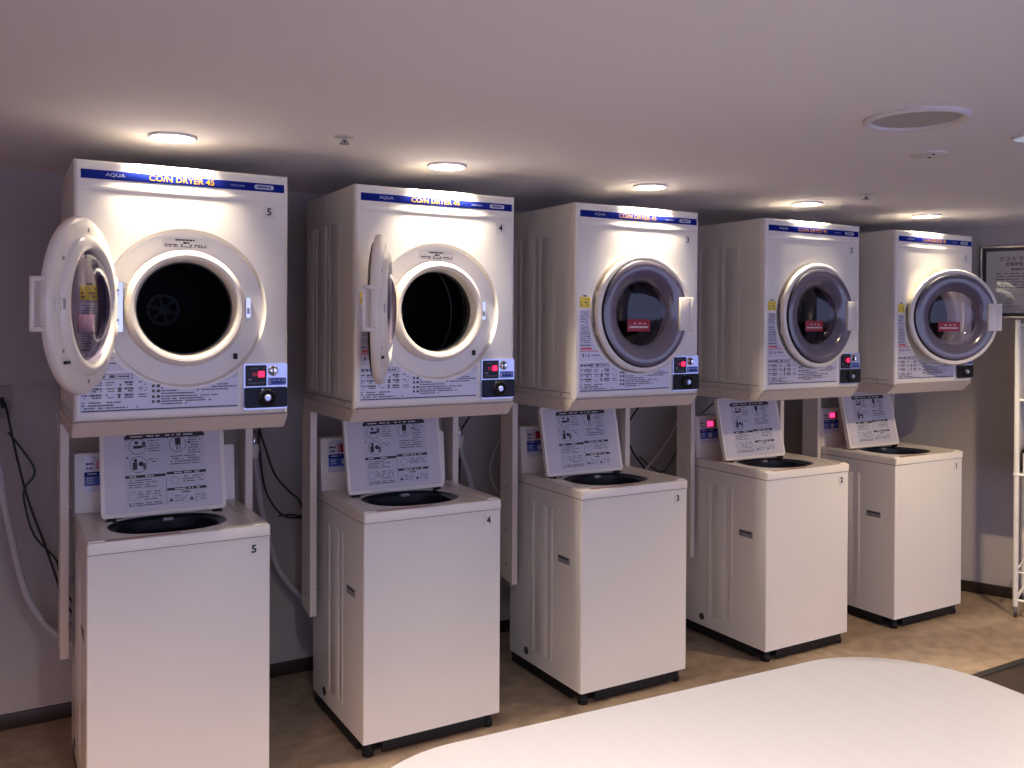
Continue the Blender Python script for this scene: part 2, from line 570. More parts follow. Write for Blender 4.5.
def warning_mesh(parent, seed):
    b = MB()
    rnd = random.Random(seed)
    y0 = -.0016
    # follows the left edge of the door down to the price label
    P = [(-.288, .143), (-.165, .143), (-.190, .165), (-.215, .195), (-.235, .235), (-.243, .275), (-.243, .338), (-.288, .338)]
    vs = b.verts([(x, -.0008, z) for x, z in P])
    b.faces(vs, [tuple(range(len(P)))], 'film')
    for k in range(17):
        z = .331 - k * .0072
        if k == 6:
            b.disc(-.258, z, .003, y0, 'black')
            continue
        b.marks(-.284, -.248 + (.01 if k > 9 else 0), z, .0032, y0, 'ink', rnd, .85)
    b.marks(-.284, -.236, .205, .0045, y0, 'ink', rnd, 1)
    b.quad(-.283, -.232, .188, .1955, y0, 'redprint')
    b.marks(-.284, -.200, .182, .0036, y0, 'redprint', rnd, .95)
    for (xa, xb, za, zb) in ((-.274, -.268, .160, .172), (-.262, -.255, .164, .167), (-.248, -.243, .160, .171)):
        b.quad(xa, xb, za, zb, y0, 'ink')
    b.marks(-.232, -.195, .166, .004, y0, 'ink', rnd, .9)
    return b.build('warning_label', parent)

def yellow_mesh(parent):
    b = MB()
    b.box(-.289, -.240, -.0011, .003, .347, .388, 'yellow')
    rnd = random.Random(5)
    for k in range(3):
        b.marks(-.285, -.246, .378 - k * .011, .0045, -.0016, 'ink', rnd, .55)
    b.quad(-.272, -.256, .389, .395, -.0009, 'ink')
    return b.build('yellow_sticker', parent)

def ringsticker_mesh(parent):
    b = MB()
    rnd = random.Random(9)
    y = .0178
    b.box(-.066, .066, y, y + .003, .507, .534, 'greysticker')
    b.marks(-.030, .026, .531, .005, y - .0005, 'black', rnd, 1)
    b.marks(-.008, .010, .5225, .006, y - .0005, 'black', rnd, 1)
    for xa, xb in ((-.06, -.024), (-.015, .018), (.024, .060)):
        b.marks(xa, xb, .516, .0042, y - .0005, 'ink', rnd, .95)
        b.marks(xa, xb, .511, .003, y - .0005, 'ink', rnd, .7)
    return b.build('ring_sticker', parent)

def number_mesh(parent, s):
    b = MB()
    b.box(.226, .263, -.0009, .003, .608, .648, 'greysticker')
    b.text(s, .244, .629, .031, -.0016, 'black', bold=.03)
    return b.build('number_sticker', parent)

def control_parts(parent, lit, navy):
    p = MB()
    plate(p, .166, .301, .016, .158, .006, -.005, .004, 'silver')
    panel = p.build('control_panel', parent)
    d = MB()
    plate(d, .171, .236, .088, .153, .003, -.0062, -.001, 'dispglass')
    rnd = random.Random(2)
    d.marks(.176, .230, .143, .004, -.0068, 'ink', rnd, .9)
    d.marks(.176, .214, .109, .003, -.0068, 'paleprint', rnd, .35)
    d.marks(.178, .230, .098, .005, -.0068, 'ink', rnd, .9)
    disp = d.build('display', panel)
    l = MB()
    if lit:
        l.quad(.2105, .229, .116, .1345, -.0070, 'led')
        l.quad(.192, .2095, .119, .131, -.0070, 'leddim')
    else:
        l.quad(.192, .229, .118, .132, -.0070, 'dispglass')
    l.build('led_digits', panel)
    c = MB()
    c.lathe([(.016, -.004), (.016, -.008), (.0135, -.0105), (.011, -.009), (0, -.009)], 'chrome', 28, c=(.256, 0, .135))
    c.box(.2546, .2574, -.0115, -.008, .122, .148, 'black')
    c.build('coin_slot', panel)
    i = MB()
    plate(i, .241, .297, .090, .113, .002, -.0060, -.001, 'bluelabel')
    i.box(.245, .248, -.0066, -.005, .094, .109, 'paleprint')
    i.marks(.252, .292, .105, .003, -.0065, 'paleprint', rnd, .5)
    i.marks(.252, .288, .098, .003, -.0065, 'navyprint', rnd, .9)
    i.build('info_plate', panel)
    h = MB()
    plate(h, .168, .299, .021, .084, .006, -.012, -.001, 'navyplastic' if navy else 'blackplastic')
    h.build('dial_housing', panel)
    k = MB()
    k.lathe([(.0285, -.012), (.028, -.019), (.023, -.022), (.017, -.015), (.009, -.014)], 'blackplastic', 32, c=(.236, 0, .052))
    k.lathe([(.0105, -.012), (.010, -.024), (.008, -.026), (0, -.026)], 'silver', 28, c=(.236, 0, .052))
    for xx in (.222, .243):
        k.cyl((xx, -.0145, .0755), .0035, .003, 'chrome', 'y', 10)
    k.build('dial', panel)
    return panel

def latch_mesh(parent):
    b = MB()
    plate(b, .1775, .1905, .300, .362, .003, .012, .020, 'chrome')
    b.box(.181, .187, .008, .014, .312, .330, 'greymetal', .001)
    o = b.build('latch', parent)
    c = MB()
    plate(c, .140, .1515, .172, .190, .0025, .013, .020, 'blackplastic')
    c.build('door_switch', parent)
    return o
def hinge_mesh(parent):
    b = MB()
    plate(b, -.192, -.1755, .256, .400, .002, .010, .020, 'chrome')
    for z in (.285, .371):
        b.box(-.2125, -.188, -.012, .014, z - .009, z + .009, 'chrome', .002)
        b.cyl((-.2105, -.012, z - .016), .0065, .032, 'chrome', 'z', 14)
    return b.build('hinge_plate', parent)

# the door: built about its own centre, closed position facing -y; x shifted so that the hinge axis is the origin
HX = .214
HY = .012
def make_door():
    c = (HX, 0, 0)
    b = MB()
    b.lathe([(.150, .006), (.205, .006), (.222, .004), (.229, -.002), (.232, -.010), (.231, -.017), (.228, -.022), (.220, -.0245), (.2125, -.024), (.2095, -.019)], 'cream', 96, c=c)
    # raised collar on the drum side
    b.lathe([(.184, .006), (.181, .014), (.173, .020), (.164, .0225), (.154, .0215), (.147, .0165), (.1435, .008), (.1425, -.002)], 'cream', 96, c=c)
    # three pressed pads and screws on the drum side
    for a in (90, 35, -35, -90, 145, 215):
        x, z = HX + .197 * math.cos(math.radians(a)), .197 * math.sin(math.radians(a))
        b.cyl((x, .0055, z), .0055, .0022, 'greymetal', 'y', 10)
    door = b.build('door', None)
    f = MB()                                # smoky funnel seen from the front
    f.lathe([(.210, -.018), (.2095, -.027), (.206, -.031)], 'blackplastic', 96, c=c)
    f.lathe([(.206, -.031), (.195, -.0345), (.178, -.034), (.160, -.030), (.143, -.022), (.131, -.012), (.1245, -.003)], 'purple', 96, c=c)
    f.lathe([(.1245, -.003), (.129, .001), (.141, .003)], 'purple', 96, c=c)
    f.build('bezel', door)
    g = MB()
    prof = []
    for k in range(13):
        r = .1425 * (1 - k / 12)
        prof.append((r, .004 + .036 * (1 - (r / .1425) ** 2) ** .5))
    g.lathe(prof, 'window', 64, c=c)
    g.build('window', door)
    s = MB()
    zc = -.046
    s.box(HX - .076, HX + .036, -.0080, -.0062, zc - .0235, zc + .0235, 'red', .0007)
    s.bm.faces.ensure_lookup_table()
    for f in s.bm.faces:
        if f.calc_center_median().y > -.0063:
            f.material_index = s.mi('stickerback')
    rnd = random.Random(4)
    s.marks(HX - .044, HX + .014, zc + .007, .005, -.0085, 'greysticker', rnd, .8)
    s.marks(HX - .066, HX + .026, zc - .007, .006, -.0085, 'greysticker', rnd, .95)
    s.build('red_sticker', door)
    h = MB()
    x0, x1, z1 = HX + .162, HX + .222, .066
    h.box(x0, x1, -.0445, -.0385, -z1, z1, 'cream', .003)
    h.box(x0 + .010, x1, -.042, -.002, z1 - .013, z1, 'cream', .003)
    h.box(x0 + .010, x1, -.042, -.002, -z1, -z1 + .013, 'cream', .003)
    h.box(x1 - .010, x1 + .009, -.0445, -.035, -z1, z1, 'cream', .003)
    h.box(x1 - .010, x1 + .009, -.011, -.002, -z1, z1, 'cream', .003)
    h.box(x1 - .010, x1 + .009, -.0435, -.003, z1 - .012, z1, 'cream', .003)
    h.box(x1 - .010, x1 + .009, -.0435, -.003, -z1, -z1 + .012, 'cream', .003)
    h.box(x1 - .012, x1 - .006, -.040, -.004, -z1 + .004, z1 - .004, 'stand')
    h.box(x0 - .0015, x0 + .006, -.044, -.018, -z1, z1, 'cream', .002)
    h.box(x1 - .017, x1 - .014, -.0449, -.0440, -.048, .048, 'stand')  # darker strip standing in for the shadow in the handle slit
    for z in (-.045, .045):
        h.cyl((x0 + .030, -.040, z), .007, .020, 'cream', 'y', 14)
    h.build('handle', door)
    k = MB()
    k.box(HX + .172, HX + .206, .0055, .0105, -.019, .019, 'cream', .002)
    k.box(HX + .174, HX + .181, .010, .0175, -.012, .015, 'greymetal', .0015)
    k.build('catch', door)
    k = MB()
    k.box(HX + .128, HX + .160, .0055, .012, -.146, -.138, 'blackplastic', .002)
    k.build('catch_pin', door)
    for z in (-.065, .065):
        k = MB()
        k.box(-.004, .045, -.010, .008, z - .016, z + .016, 'cream', .003)
        k.cyl((.002, 0, z - .020), .006, .040, 'cream', 'z', 14)
        k.build('hinge_knuckle', door)
    for o in [door] + list(door.children):
        o.data.transform(Matrix.Translation((0, HY, 0)))
    return door

proto_door = make_door()
proto = {}
DRYERS = [  # number, x, y, door angle, lit, navy, label
    (5, .5038, 2.7876, 115, True, True, 'white coin dryer numbered 5 whose round door hangs open with its inner side showing'),
    (4, 1.3412, 2.801, 116, True, True, 'white coin dryer numbered 4 with its round door swung open edge-on'),
    (3, 2.2066, 2.7812, 0, True, False, 'white coin dryer numbered 3 with closed door and blue gleam in its dark window'),
    (2, 3.1726, 2.7587, 0, True, False, 'white coin dryer numbered 2 with closed door and dark grey drum window'),
    (1, 4.0524, 2.7674, 24, False, False, 'white coin dryer numbered 1, door ajar, at the end nearest the framed notice'),
]
shared = ['front_panel', 'body', 'door_ring', 'drum', 'header_strip', 'bead', 'latch', 'door_switch', 'hinge_plate', 'instruction_label', 'warning_label', 'yellow_sticker', 'ring_sticker']
first = None
for num, x, y, ang, lit, navy, label in DRYERS:
    t = thing('coin_dryer', label, 'dryer', (x, y, ZB + .0005), 0, 'coin dryers in a row on stands')
    if first is None:
        first = t
        front_panel_mesh(t); body_mesh(t); ring_mesh(t); drum_mesh(t); header_mesh(t)
        latch_mesh(t); hinge_mesh(t); instruction_mesh(t, 11); warning_mesh(t, 12); yellow_mesh(t); ringsticker_mesh(t)
        parts = list(t.children)
    else:
        for p in parts:
            copy_part(p, t)
    number_mesh(t, str(num))
    control_parts(t, lit, navy)
    if num == 5:
        d = proto_door
        d.parent = t
    else:
        d = copy_part(proto_door, t)
    d.location = (-HX + .003, -.008 - HY, ZC)
    d.rotation_euler = (0, 0, -math.radians(ang))

# ------------------------------------------------------------------ stands under the dryers
TR = .048
def make_stand(label, loc):
    t = thing('dryer_stand', label, 'stand', loc, 0, 'beige dryer stands')
    b = MB()
    w = DW + .002
    z0, z1 = ZB - TR, ZB
    # tray: front lip leans in towards the bottom
    DB = DD + .034
    P = [(-w, 0, z1), (w, 0, z1), (w, DB, z1), (-w, DB, z1), (-w, TR, z0), (w, TR, z0), (w, DB, z0), (-w, DB, z0)]
    vs = b.verts(P)
    fs = b.faces(vs, [(0, 1, 2, 3), (7, 6, 5, 4), (0, 4, 5, 1), (1, 5, 6, 2), (2, 6, 7, 3), (3, 7, 4, 0)], 'stand')
    es = list({e for f in fs for e in f.edges})
    r = bmesh.ops.bevel(b.bm, geom=es, offset=.003, segments=2, affect='EDGES')
    for f in r['faces']:
        f.smooth = True
    for yy in (.03, .21, .40):
        b.cyl((-w - .001, .06 + yy, z1 - .022), .0035, .003, 'greymetal', 'x', 10)
    b.cyl((-w + .014, -.001 + .010, z1 - .010), .003, .004, 'greymetal', 'y', 10)
    b.build('tray', t)
    for s in (-1, 1):
        p = MB()
        xa, xb = (-.310, -.285) if s < 0 else (.285, .310)
        ya, yb, zb = .458, .560, .372
        # upright with a foot cut on the slant
        q = p.verts([(xa, ya, z0 + .002), (xb, ya, z0 + .002), (xb, yb, z0 + .002), (xa, yb, z0 + .002), (xa, ya, zb), (xb, ya, zb), (xb, yb, zb + .02), (xa, yb, zb + .02)])
        p.faces(q, [(0, 1, 2, 3), (7, 6, 5, 4), (0, 4, 5, 1), (1, 5, 6, 2), (2, 6, 7, 3), (3, 7, 4, 0)], 'stand')
        for z in (.45, .60, .78):
            p.cyl((xa - .002, ya + .05, z), .005, .004, 'greymetal', 'x', 10)
        p.build('post', t)
        for z in (.47, .62):
            k = MB()
            xin = -.286 if s < 0 else .266
            k.lathe([(0, 0), (.010, 0), (.010, .006), (.006, .007), (.006, .014), (.010, .015), (.010, .021), (0, .021)], 'greymetal', 14, 'x', c=(xin, ya + .040, z))
            k.build('bracket_bolt', t)
    return t
for num, x, y, *_ in DRYERS:
    make_stand('beige steel stand carrying the dryer numbered %d above its washer' % num, (x, y, 0))

# ------------------------------------------------------------------ top-load washers
WW, WD, WH = .265, .550, .8337
def superell(a, bb, cy, n=56, e=2.4):
    out = []
    for k in range(n):
        t = 2 * PI * k / n
        c, s = math.cos(t), math.sin(t)
        out.append((a * math.copysign(abs(c) ** (2 / e), c), cy + bb * math.copysign(abs(s) ** (2 / e), s)))
    return out
HOLE = superell(.180, .150, .195)
HXC, HYC = -.012, .195
HOLE = [(x + HXC, y) for x, y in HOLE]
def washer_parts(t):
    b = MB()
    w, d = WW - .0003, WD
    z0, z1 = .05, .7975
    # outer shell without a top, corners rounded
    O = rrect(-w, w, .0015, d, .006, 4)
    lo = b.verts([(x, y, z0) for x, y in O]); hi = b.verts([(x, y, z1) for x, y in O])
    n = len(O); vs = lo + hi
    b.faces(vs, [(k, (k + 1) % n, n + (k + 1) % n, n + k) for k in range(n)], 'enamel')
    b.faces(vs, [tuple(range(n - 1, -1, -1))], 'enamel')
    # pressed ribs on the flanks
    for s in (-1, 1):
        for ya, yb in ((.205, .232), (.250, .330), (.348, .375)):
            xa, xb = (-w - .0015, -w + .004) if s < 0 else (w - .004, w + .0015)
            b.box(xa, xb, ya, yb, .11, .73, 'enamel', .0024)
    b.box(-w + .004, w - .004, .005, .012, .790, .803, 'blackplastic')
    b.box(-w + .004, -w + .010, .005, d - .01, .790, .803, 'blackplastic')
    b.build('cabinet', t)
    for s in (-1, 1):
        h = MB()
        xa, xb = (-w - .0016, -w + .004) if s < 0 else (w - .004, w + .0016)
        h.box(xa, xb, .083, .165, .527, .556, 'griplastic', .0014)
        xs = xa - .0008 if s < 0 else xb - .003
        h.box(xs, xs + .0038, .088, .160, .545, .553, 'rubber')
        h.build('carry_grip', t)
    g = MB()
    for s in (-1, 1):
        g.cyl((-w - .003 if s < 0 else w - .001, .405, .092), .016, .004, 'rubber', 'x', 20)
    g.build('drain_plug', t)
    # top deck with its opening
    k = MB()
    W = WW
    deck = rrect(-W - .0005, W + .0005, -.003, WD, .008, 6)
    inner = rrect(-W + .004, W - .004, .001, WD - .004, .006, 6)
    nd = len(deck)
    zt = WH
    loops = [k.verts([(x, y, .800) for x, y in deck]), k.verts([(x, y, zt - .005) for x, y in deck]),
             k.verts([(x + (xi - x) * .35, y + (yi - y) * .35, zt - .0014) for (x, y), (xi, yi) in zip(deck, inner)]),
             k.verts([(x, y, zt) for x, y in inner])]
    for j in range(3):
        vs = loops[j] + loops[j + 1]
        k.faces(vs, [(q, (q + 1) % nd, nd + (q + 1) % nd, nd + q) for q in range(nd)], 'cream')
    hole_v = k.verts([(x, y, zt) for x, y in HOLE])
    hole_l = k.verts([(HXC + (x - HXC) * .985, HYC + (y - HYC) * .985, zt - .010) for x, y in HOLE])
    nh = len(HOLE)
    vs = hole_v + hole_l
    k.faces(vs, [(q, (q + 1) % nh, nh + (q + 1) % nh, nh + q) for q in range(nh)], 'cream')
    # fill between the inner outline and the opening
    e1 = [k.bm.edges.get((loops[3][q], loops[3][(q + 1) % nd])) for q in range(nd)]
    e2 = [k.bm.edges.get((hole_v[q], hole_v[(q + 1) % nh])) for q in range(nh)]
    r = bmesh.ops.triangle_fill(k.bm, edges=e1 + e2, use_beauty=True)
    for f in r['geom']:
        if isinstance(f, bmesh.types.BMFace):
            f.material_index = k.mi('cream')
            f.smooth = True
            if f.normal.z < 0:
                f.normal_flip()
    for s in (-1, 1):
        k.box(s * .239 - .022, s * .239 + .022, .012, .445, zt - .001, zt + .0035, 'cream', .0015)
    k.build('top_deck', t, 22)
    u = MB()
    rim = lambda f, z: [(HXC + (x - HXC) * f, HYC + (y - HYC) * f, z) for x, y in HOLE]
    L = [u.verts(rim(.99, zt - .006)), u.verts(rim(.95, zt - .012)), u.verts(rim(.86, zt - .016)), u.verts(rim(.84, zt - .05)), u.verts(rim(.95, zt - .06)), u.verts(rim(.95, zt - .45))]
    for j in range(len(L) - 1):
        vs = L[j] + L[j + 1]
        u.faces(vs, [(q, nh + q, nh + (q + 1) % nh, (q + 1) % nh) for q in range(nh)], 'tub')
    u.faces(L[-1], [tuple(range(nh))], 'tub')
    u.box(-.016, .016, .262, .283, zt - .012, zt - .002, 'greymetal', .002)
    u.build('tub', t)
    rd = MB()
    rnd = random.Random(6)
    rd.quad(-.210, .0, 0, .011, 0, 'red')
    strip = rd.build('caution_strip', t)
    strip.location = (0, .016, zt + .0006); strip.rotation_euler = (-PI / 2, 0, 0)
    c = MB()
    # rear console, face leaning back a little
    q = c.verts([(-.263, .448, zt), (.258, .448, zt), (.258, WD - .002, zt), (-.263, WD - .002, zt), (-.263, .466, zt + .200), (.258, .466, zt + .200), (.258, WD - .002, zt + .200), (-.263, WD - .002, zt + .200)])
    fs = c.faces(q, [(0, 3, 2, 1), (4, 5, 6, 7), (0, 1, 5, 4), (1, 2, 6, 5), (2, 3, 7, 6), (3, 0, 4, 7)], 'cream')
    r = bmesh.ops.bevel(c.bm, geom=list({e for f in fs for e in f.edges}), offset=.004, segments=2, affect='EDGES')
    c.build('console', t)
    fp = MB()                               # kick plates round the base
    fp.box(-.195, .205, .006, .016, .012, .052, 'blackplastic', .002)
    for s in (-1, 1):
        fp.box(s * .257 - .006, s * .257 + .006, .070, .53, .010, .052, 'blackplastic', .002)
    fp.box(-.25, .25, .52, .53, .010, .052, 'blackplastic', .002)
    fp.box(-.255, .255, .010, .50, .044, .0515, 'blackplastic')
    fp.build('base_plate', t)
    for fx, fy in ((-.236, .030), (.226, .030), (-.232, .47), (.228, .47)):
        f = MB()
        f.lathe([(0, 0), (.019, 0), (.021, .004), (.021, .020), (.016, .024), (.016, .052)], 'blackplastic', 20, 'z', c=(fx, fy, 0))
        f.build('foot', t)

def console_label(t, lit):
    zt = WH
    b = MB()
    T = Matrix.Translation((0, .448, zt)) @ Matrix.Rotation(-math.atan2(.018, .200), 4, 'X')
    y = -.0012
    rnd = random.Random(8)
    b.box(-.236, -.120, -.0009, .003, .070, .190, 'film', T=T)
    b.quad(-.234, -.122, .124, .138, y, 'navyprint', T=T)
    b.marks(-.231, -.15, .131, .005, y - .0003, 'paleprint', rnd, .7, T=T)
    b.quad(-.234, -.122, .092, .124, y, 'bluelabel', T=T)
    for z in (.117, .110, .102):
        b.marks(-.226, -.204, z, .0035, y - .0003, 'paleprint', rnd, .8, T=T)
    b.disc(-.172, .108, .012, y - .0003, 'paleprint', T=T)
    b.marks(-.230, -.205, .165, .006, y, 'black', rnd, .9, T=T)
    b.marks(-.228, -.208, .150, .006, y, 'black', rnd, .9, T=T)
    b.quad(-.196, -.192, .146, .175, y, 'redprint', T=T)
    b.quad(-.188, -.13, .145, .178, y, 'red', T=T)
    o = b.build('console_label', t)
    l = MB()
    l.box(-.186, -.150, -.004, .001, .150, .174, 'ledpink' if lit else 'red', .001, T=T)
    l.build('price_display', t)

def lid_mesh(t):
    b = MB()
    hw, hh, th = .195, .292, .020
    # sheet-like lid, edges rounded, with a shallow raised rim on the face
    plate(b, -hw, hw, 0, hh, .014, -.004, th - .004, 'cream')
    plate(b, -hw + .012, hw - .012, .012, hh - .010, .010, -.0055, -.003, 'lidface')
    for z in (.05,):
        b.box(hw - .006, hw + .004, .003, .012, .03, hh - .03, 'cream', .002)
    lid = b.build('lid', t)
    s = MB()
    rnd = random.Random(21)
    y = -.0066
    x0, x1, z0, z1 = -.122, .132, .028, .266
    s.box(x0, x1, -.0062, -.003, z0, z1, 'paper')
    P = [(x0, z1 - .016), (x1, z1 - .016), (x1, z1 - .008), (x1 - .008, z1), (x0 + .008, z1), (x0, z1 - .008)]
    vs = s.verts([(x, y, z) for x, z in P]); s.faces(vs, [tuple(range(6))], 'black')
    s.marks(x0 + .014, x1 - .03, z1 - .008, .0045, y - .0004, 'greysticker', rnd, .6)
    # three picture roundels
    for cx, cz, n in ((-.082, .226, 1), (.044, .226, 2), (-.080, .166, 3)):
        s.ringprint(cx, cz, .027, .0016, y, 'black')
        s.marks(cx - .036, cx - .032, cz + .024, .008, y, 'ink', rnd, 1)
    s.quad(-.095, -.068, .219, .228, y, 'black'); s.quad(-.068, -.058, .222, .240, y, 'ink'); s.disc(-.085, .238, .006, y, 'ink')
    s.quad(.036, .054, .224, .248, y, 'black'); s.quad(.040, .044, .206, .226, y, 'ink'); s.quad(.050, .053, .206, .226, y, 'ink')
    s.disc(-.089, .180, .0055, y, 'black'); s.quad(-.098, -.084, .150, .174, y, 'black'); s.disc(-.072, .168, .008, y, 'black'); s.quad(-.066, -.058, .150, .170, y, 'ink')
    for (xa, xb, zz, nn) in ((-.050, -.010, .243, 5), (.078, .124, .247, 7), (-.050, -.012, .182, 2), (.02, .120, .186, 4)):
        for q in range(nn):
            s.marks(xa, xb - rnd.random() * .012, zz - q * .0085, .0034, y, 'ink', rnd, .8)
    s.disc(.080, .231, .004, y, 'black')
    s.quad(x0, .003, .1225, .1315, y, 'black'); s.quad(.006, x1, .1265, .1355, y, 'black'); s.quad(.006, x1, .073, .0815, y, 'black')
    s.marks(x0 + .008, -.01, .127, .004, y - .0004, 'greysticker', rnd, .6)
    s.marks(.03, .11, .131, .004, y - .0004, 'greysticker', rnd, .6)
    s.marks(.03, .11, .077, .004, y - .0004, 'greysticker', rnd, .6)
    s.quad(.0035, .0048, z0 + .002, .12, y, 'ink')
    for q in range(4):
        s.marks(x0 + .010, -.012 - rnd.random() * .03, .115 - q * .0075, .0032, y, 'ink', rnd, .85)
    s.ringprint(-.100, .064, .014, .0010, y, 'ink')
    for q in range(4):
        s.marks(-.082, -.012, .076 - q * .008, .0032, y, 'ink', rnd, .65)
    for q in range(2):
        s.marks(x0 + .010, -.010, .040 - q * .0065, .0034, y, 'ink', rnd, .9)
    s.ringprint(.032, .106, .013, .0011, y, 'ink')
    for q in range(3):
        s.marks(.055, .122, .117 - q * .008, .0034, y, 'ink', rnd, .75)
    s.marks(.052, .078, .066, .005, y, 'black', rnd, 1)
    for cx in (.018, .083):
        vs = s.verts([(cx - .008, y, .037), (cx + .008, y, .037), (cx, y, .050)]); s.faces(vs, [(0, 1, 2)], 'ink')
    for q in range(3):
        s.marks(.03, .070, .054 - q * .0075, .003, y, 'ink', rnd, .7); s.marks(.095, .126, .054 - q * .0075, .003, y, 'ink', rnd, .7)
    s.build('instruction_sheet', lid)
    for xx in (-.165, .165):
        h = MB()
        h.cyl((xx - .015, .004, -.006), .007, .030, 'blackplastic', 'x', 12)
        h.build('lid_hinge', lid)
    return lid

WASHERS = [  # number, x, y, lid x, led lit, label
    (5, .5022, 2.8325, -.004, False, 'white top-load washer numbered 5 with open lid, cut off by the bottom of the photo'),
    (4, 1.3472, 2.8343, -.022, False, 'white top-load washer numbered 4 with open lid, under the dryer with edge-on door'),
    (3, 2.2227, 2.8147, -.046, False, 'white top-load washer numbered 3 with open lid, middle of the row'),
    (2, 3.1756, 2.7819, -.040, True, 'white top-load washer numbered 2 with red display lit beside its open lid'),
    (1, 4.0398, 2.7802, -.048, True, 'white top-load washer numbered 1 with open lid, at the end by the baseboard'),
]
wparts = None
for num, x, y, lx, lit, label in WASHERS:
    t = thing('top_load_washer', label, 'washer', (x, y, 0), 0, 'top-load washers under the dryers')
    if wparts is None:
        washer_parts(t)
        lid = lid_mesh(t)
        wparts = list(t.children)
    else:
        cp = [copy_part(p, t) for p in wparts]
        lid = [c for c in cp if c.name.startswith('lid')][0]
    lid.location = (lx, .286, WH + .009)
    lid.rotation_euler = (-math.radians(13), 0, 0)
    console_label(t, lit)
    n = MB()
    n.box(.197, .229, -.0007, .004, .742, .780, 'greysticker' if num < 3 else 'enamel')
    n.text(str(num), .213, .761, .034, -.0014, 'black', bold=.035)
    n.build('number_sticker', t)

# ------------------------------------------------------------------ hoses, taps and cables behind
def run(name, pts, r, m, label, cat, group=None):
    b = MB(); b.tube(pts, r, m)
    return tag(b.build(name), label, cat, group)
run('drain_hose', [(.002, 3.58, 1.063), (.026, 3.58, .95), (.038, 3.58, .851), (.063, 3.58, .708), (.103, 3.58, .526), (.156, 3.58, .411), (.213, 3.57, .344), (.272, 3.52, .301), (.33, 3.42, .28), (.34, 3.387, .28)], .0125, 'hose', 'thick grey hose curving down to the back of the washer numbered 5', 'hose', 'grey hoses on the back wall')
run('drain_hose', [(.905, 3.58, .935), (.915, 3.58, .867), (.935, 3.58, .725), (.988, 3.58, .518), (1.05, 3.58, .408), (1.112, 3.57, .341), (1.167, 3.50, .304), (1.20, 3.387, .29)], .0125, 'hose', 'thick grey hose hanging from the white tap right of the washer numbered 5', 'hose', 'grey hoses on the back wall')
run('drain_hose', [(1.822, 3.58, .920), (1.837, 3.58, .868), (1.868, 3.58, .789), (1.889, 3.58, .696), (1.905, 3.58, .581), (1.99, 3.50, .42), (2.06, 3.369, .36)], .0125, 'hose', 'thick grey hose hanging right of the washer numbered 4', 'hose', 'grey hoses on the back wall')
run('drain_hose', [(2.60, 3.60, .99), (2.68, 3.60, .93), (2.735, 3.60, .845), (2.79, 3.60, .760), (2.83, 3.60, .66), (2.88, 3.52, .48), (2.98, 3.336, .40)], .0135, 'hose', 'thick grey hose dropping behind the washer numbered 3', 'hose', 'grey hoses on the back wall')
run('power_cable', [(.034, 3.68, 1.19), (.046, 3.64, 1.165), (.061, 3.62, 1.083), (.088, 3.62, .946), (.119, 3.62, .818), (.167, 3.62, .669), (.206, 3.62, .537), (.229, 3.60, .461), (.30, 3.48, .36), (.32, 3.387, .34)], .0042, 'blackcable', 'black cable running from the wall outlet down to the washer numbered 5', 'cable', 'cables on the back wall')
run('earth_cable', [(.051, 3.64, 1.082), (.101, 3.64, 1.007), (.133, 3.64, .947), (.129, 3.64, .911), (.107, 3.64, .884), (.101, 3.64, .835), (.133, 3.64, .705), (.204, 3.64, .606), (.223, 3.63, .511), (.29, 3.5, .42), (.36, 3.387, .38)], .0036, 'greencable', 'thin dark green cable looping beside the black one under the wall outlet', 'cable', 'cables on the back wall')
run('signal_cable', [(.20, 3.54, 1.15), (.216, 3.64, 1.006), (.21, 3.64, .934), (.216, 3.64, .86), (.25, 3.60, .80), (.35, 3.45, .74), (.38, 3.387, .72)], .003, 'whitecable', 'thin pale cable bowed behind the leftmost stand post', 'cable', 'cables on the back wall')
run('power_cable', [(.93, 3.40, 1.16), (.938, 3.62, 1.063), (.938, 3.635, .981), (.95, 3.62, .838), (.978, 3.62, .754), (1.036, 3.62, .683), (1.123, 3.62, .665), (1.19, 3.5, .66), (1.22, 3.387, .65)], .0042, 'blackcable', 'lower of two black cables sagging between the washers numbered 5 and 4', 'cable', 'cables on the back wall')
run('power_cable', [(.90, 3.38, 1.16), (.928, 3.60, 1.064), (.956, 3.60, .961), (.993, 3.60, .858), (1.054, 3.60, .783), (1.092, 3.60, .747), (1.109, 3.60, .683), (1.055, 3.60, .690), (1.014, 3.62, .685)], .0042, 'blackcable', 'upper black cable with a looped end between the washers numbered 5 and 4', 'cable', 'cables on the back wall')
run('power_cable', [(1.84, 3.40, 1.15), (1.856, 3.64, .983), (1.856, 3.645, .90), (1.852, 3.645, .786), (1.850, 3.645, .672), (1.90, 3.55, .55), (1.98, 3.369, .5)], .0042, 'blackcable', 'black cable hanging straight beside the grey hose right of washer 4', 'cable', 'cables on the back wall')
run('signal_cable', [(2.10, 3.35, 1.15), (2.082, 3.60, 1.002), (2.04, 3.60, .935), (2.003, 3.60, .868), (1.988, 3.60, .799), (2.015, 3.60, .714), (2.068, 3.60, .676), (2.12, 3.5, .68), (2.14, 3.369, .69)], .003, 'whitecable', 'thin white cable making one wide loop left of the middle stand post', 'cable', 'cables on the back wall')
run('signal_cable', [(3.19, 3.35, 1.15), (3.154, 3.60, 1.051), (3.10, 3.60, .948), (3.027, 3.60, .848), (2.941, 3.60, .766), (2.864, 3.60, .689), (2.84, 3.5, .66), (2.96, 3.336, .62)], .0042, 'whitecable', 'white cable slanting down left behind the washer numbered 3', 'cable', 'cables on the back wall')
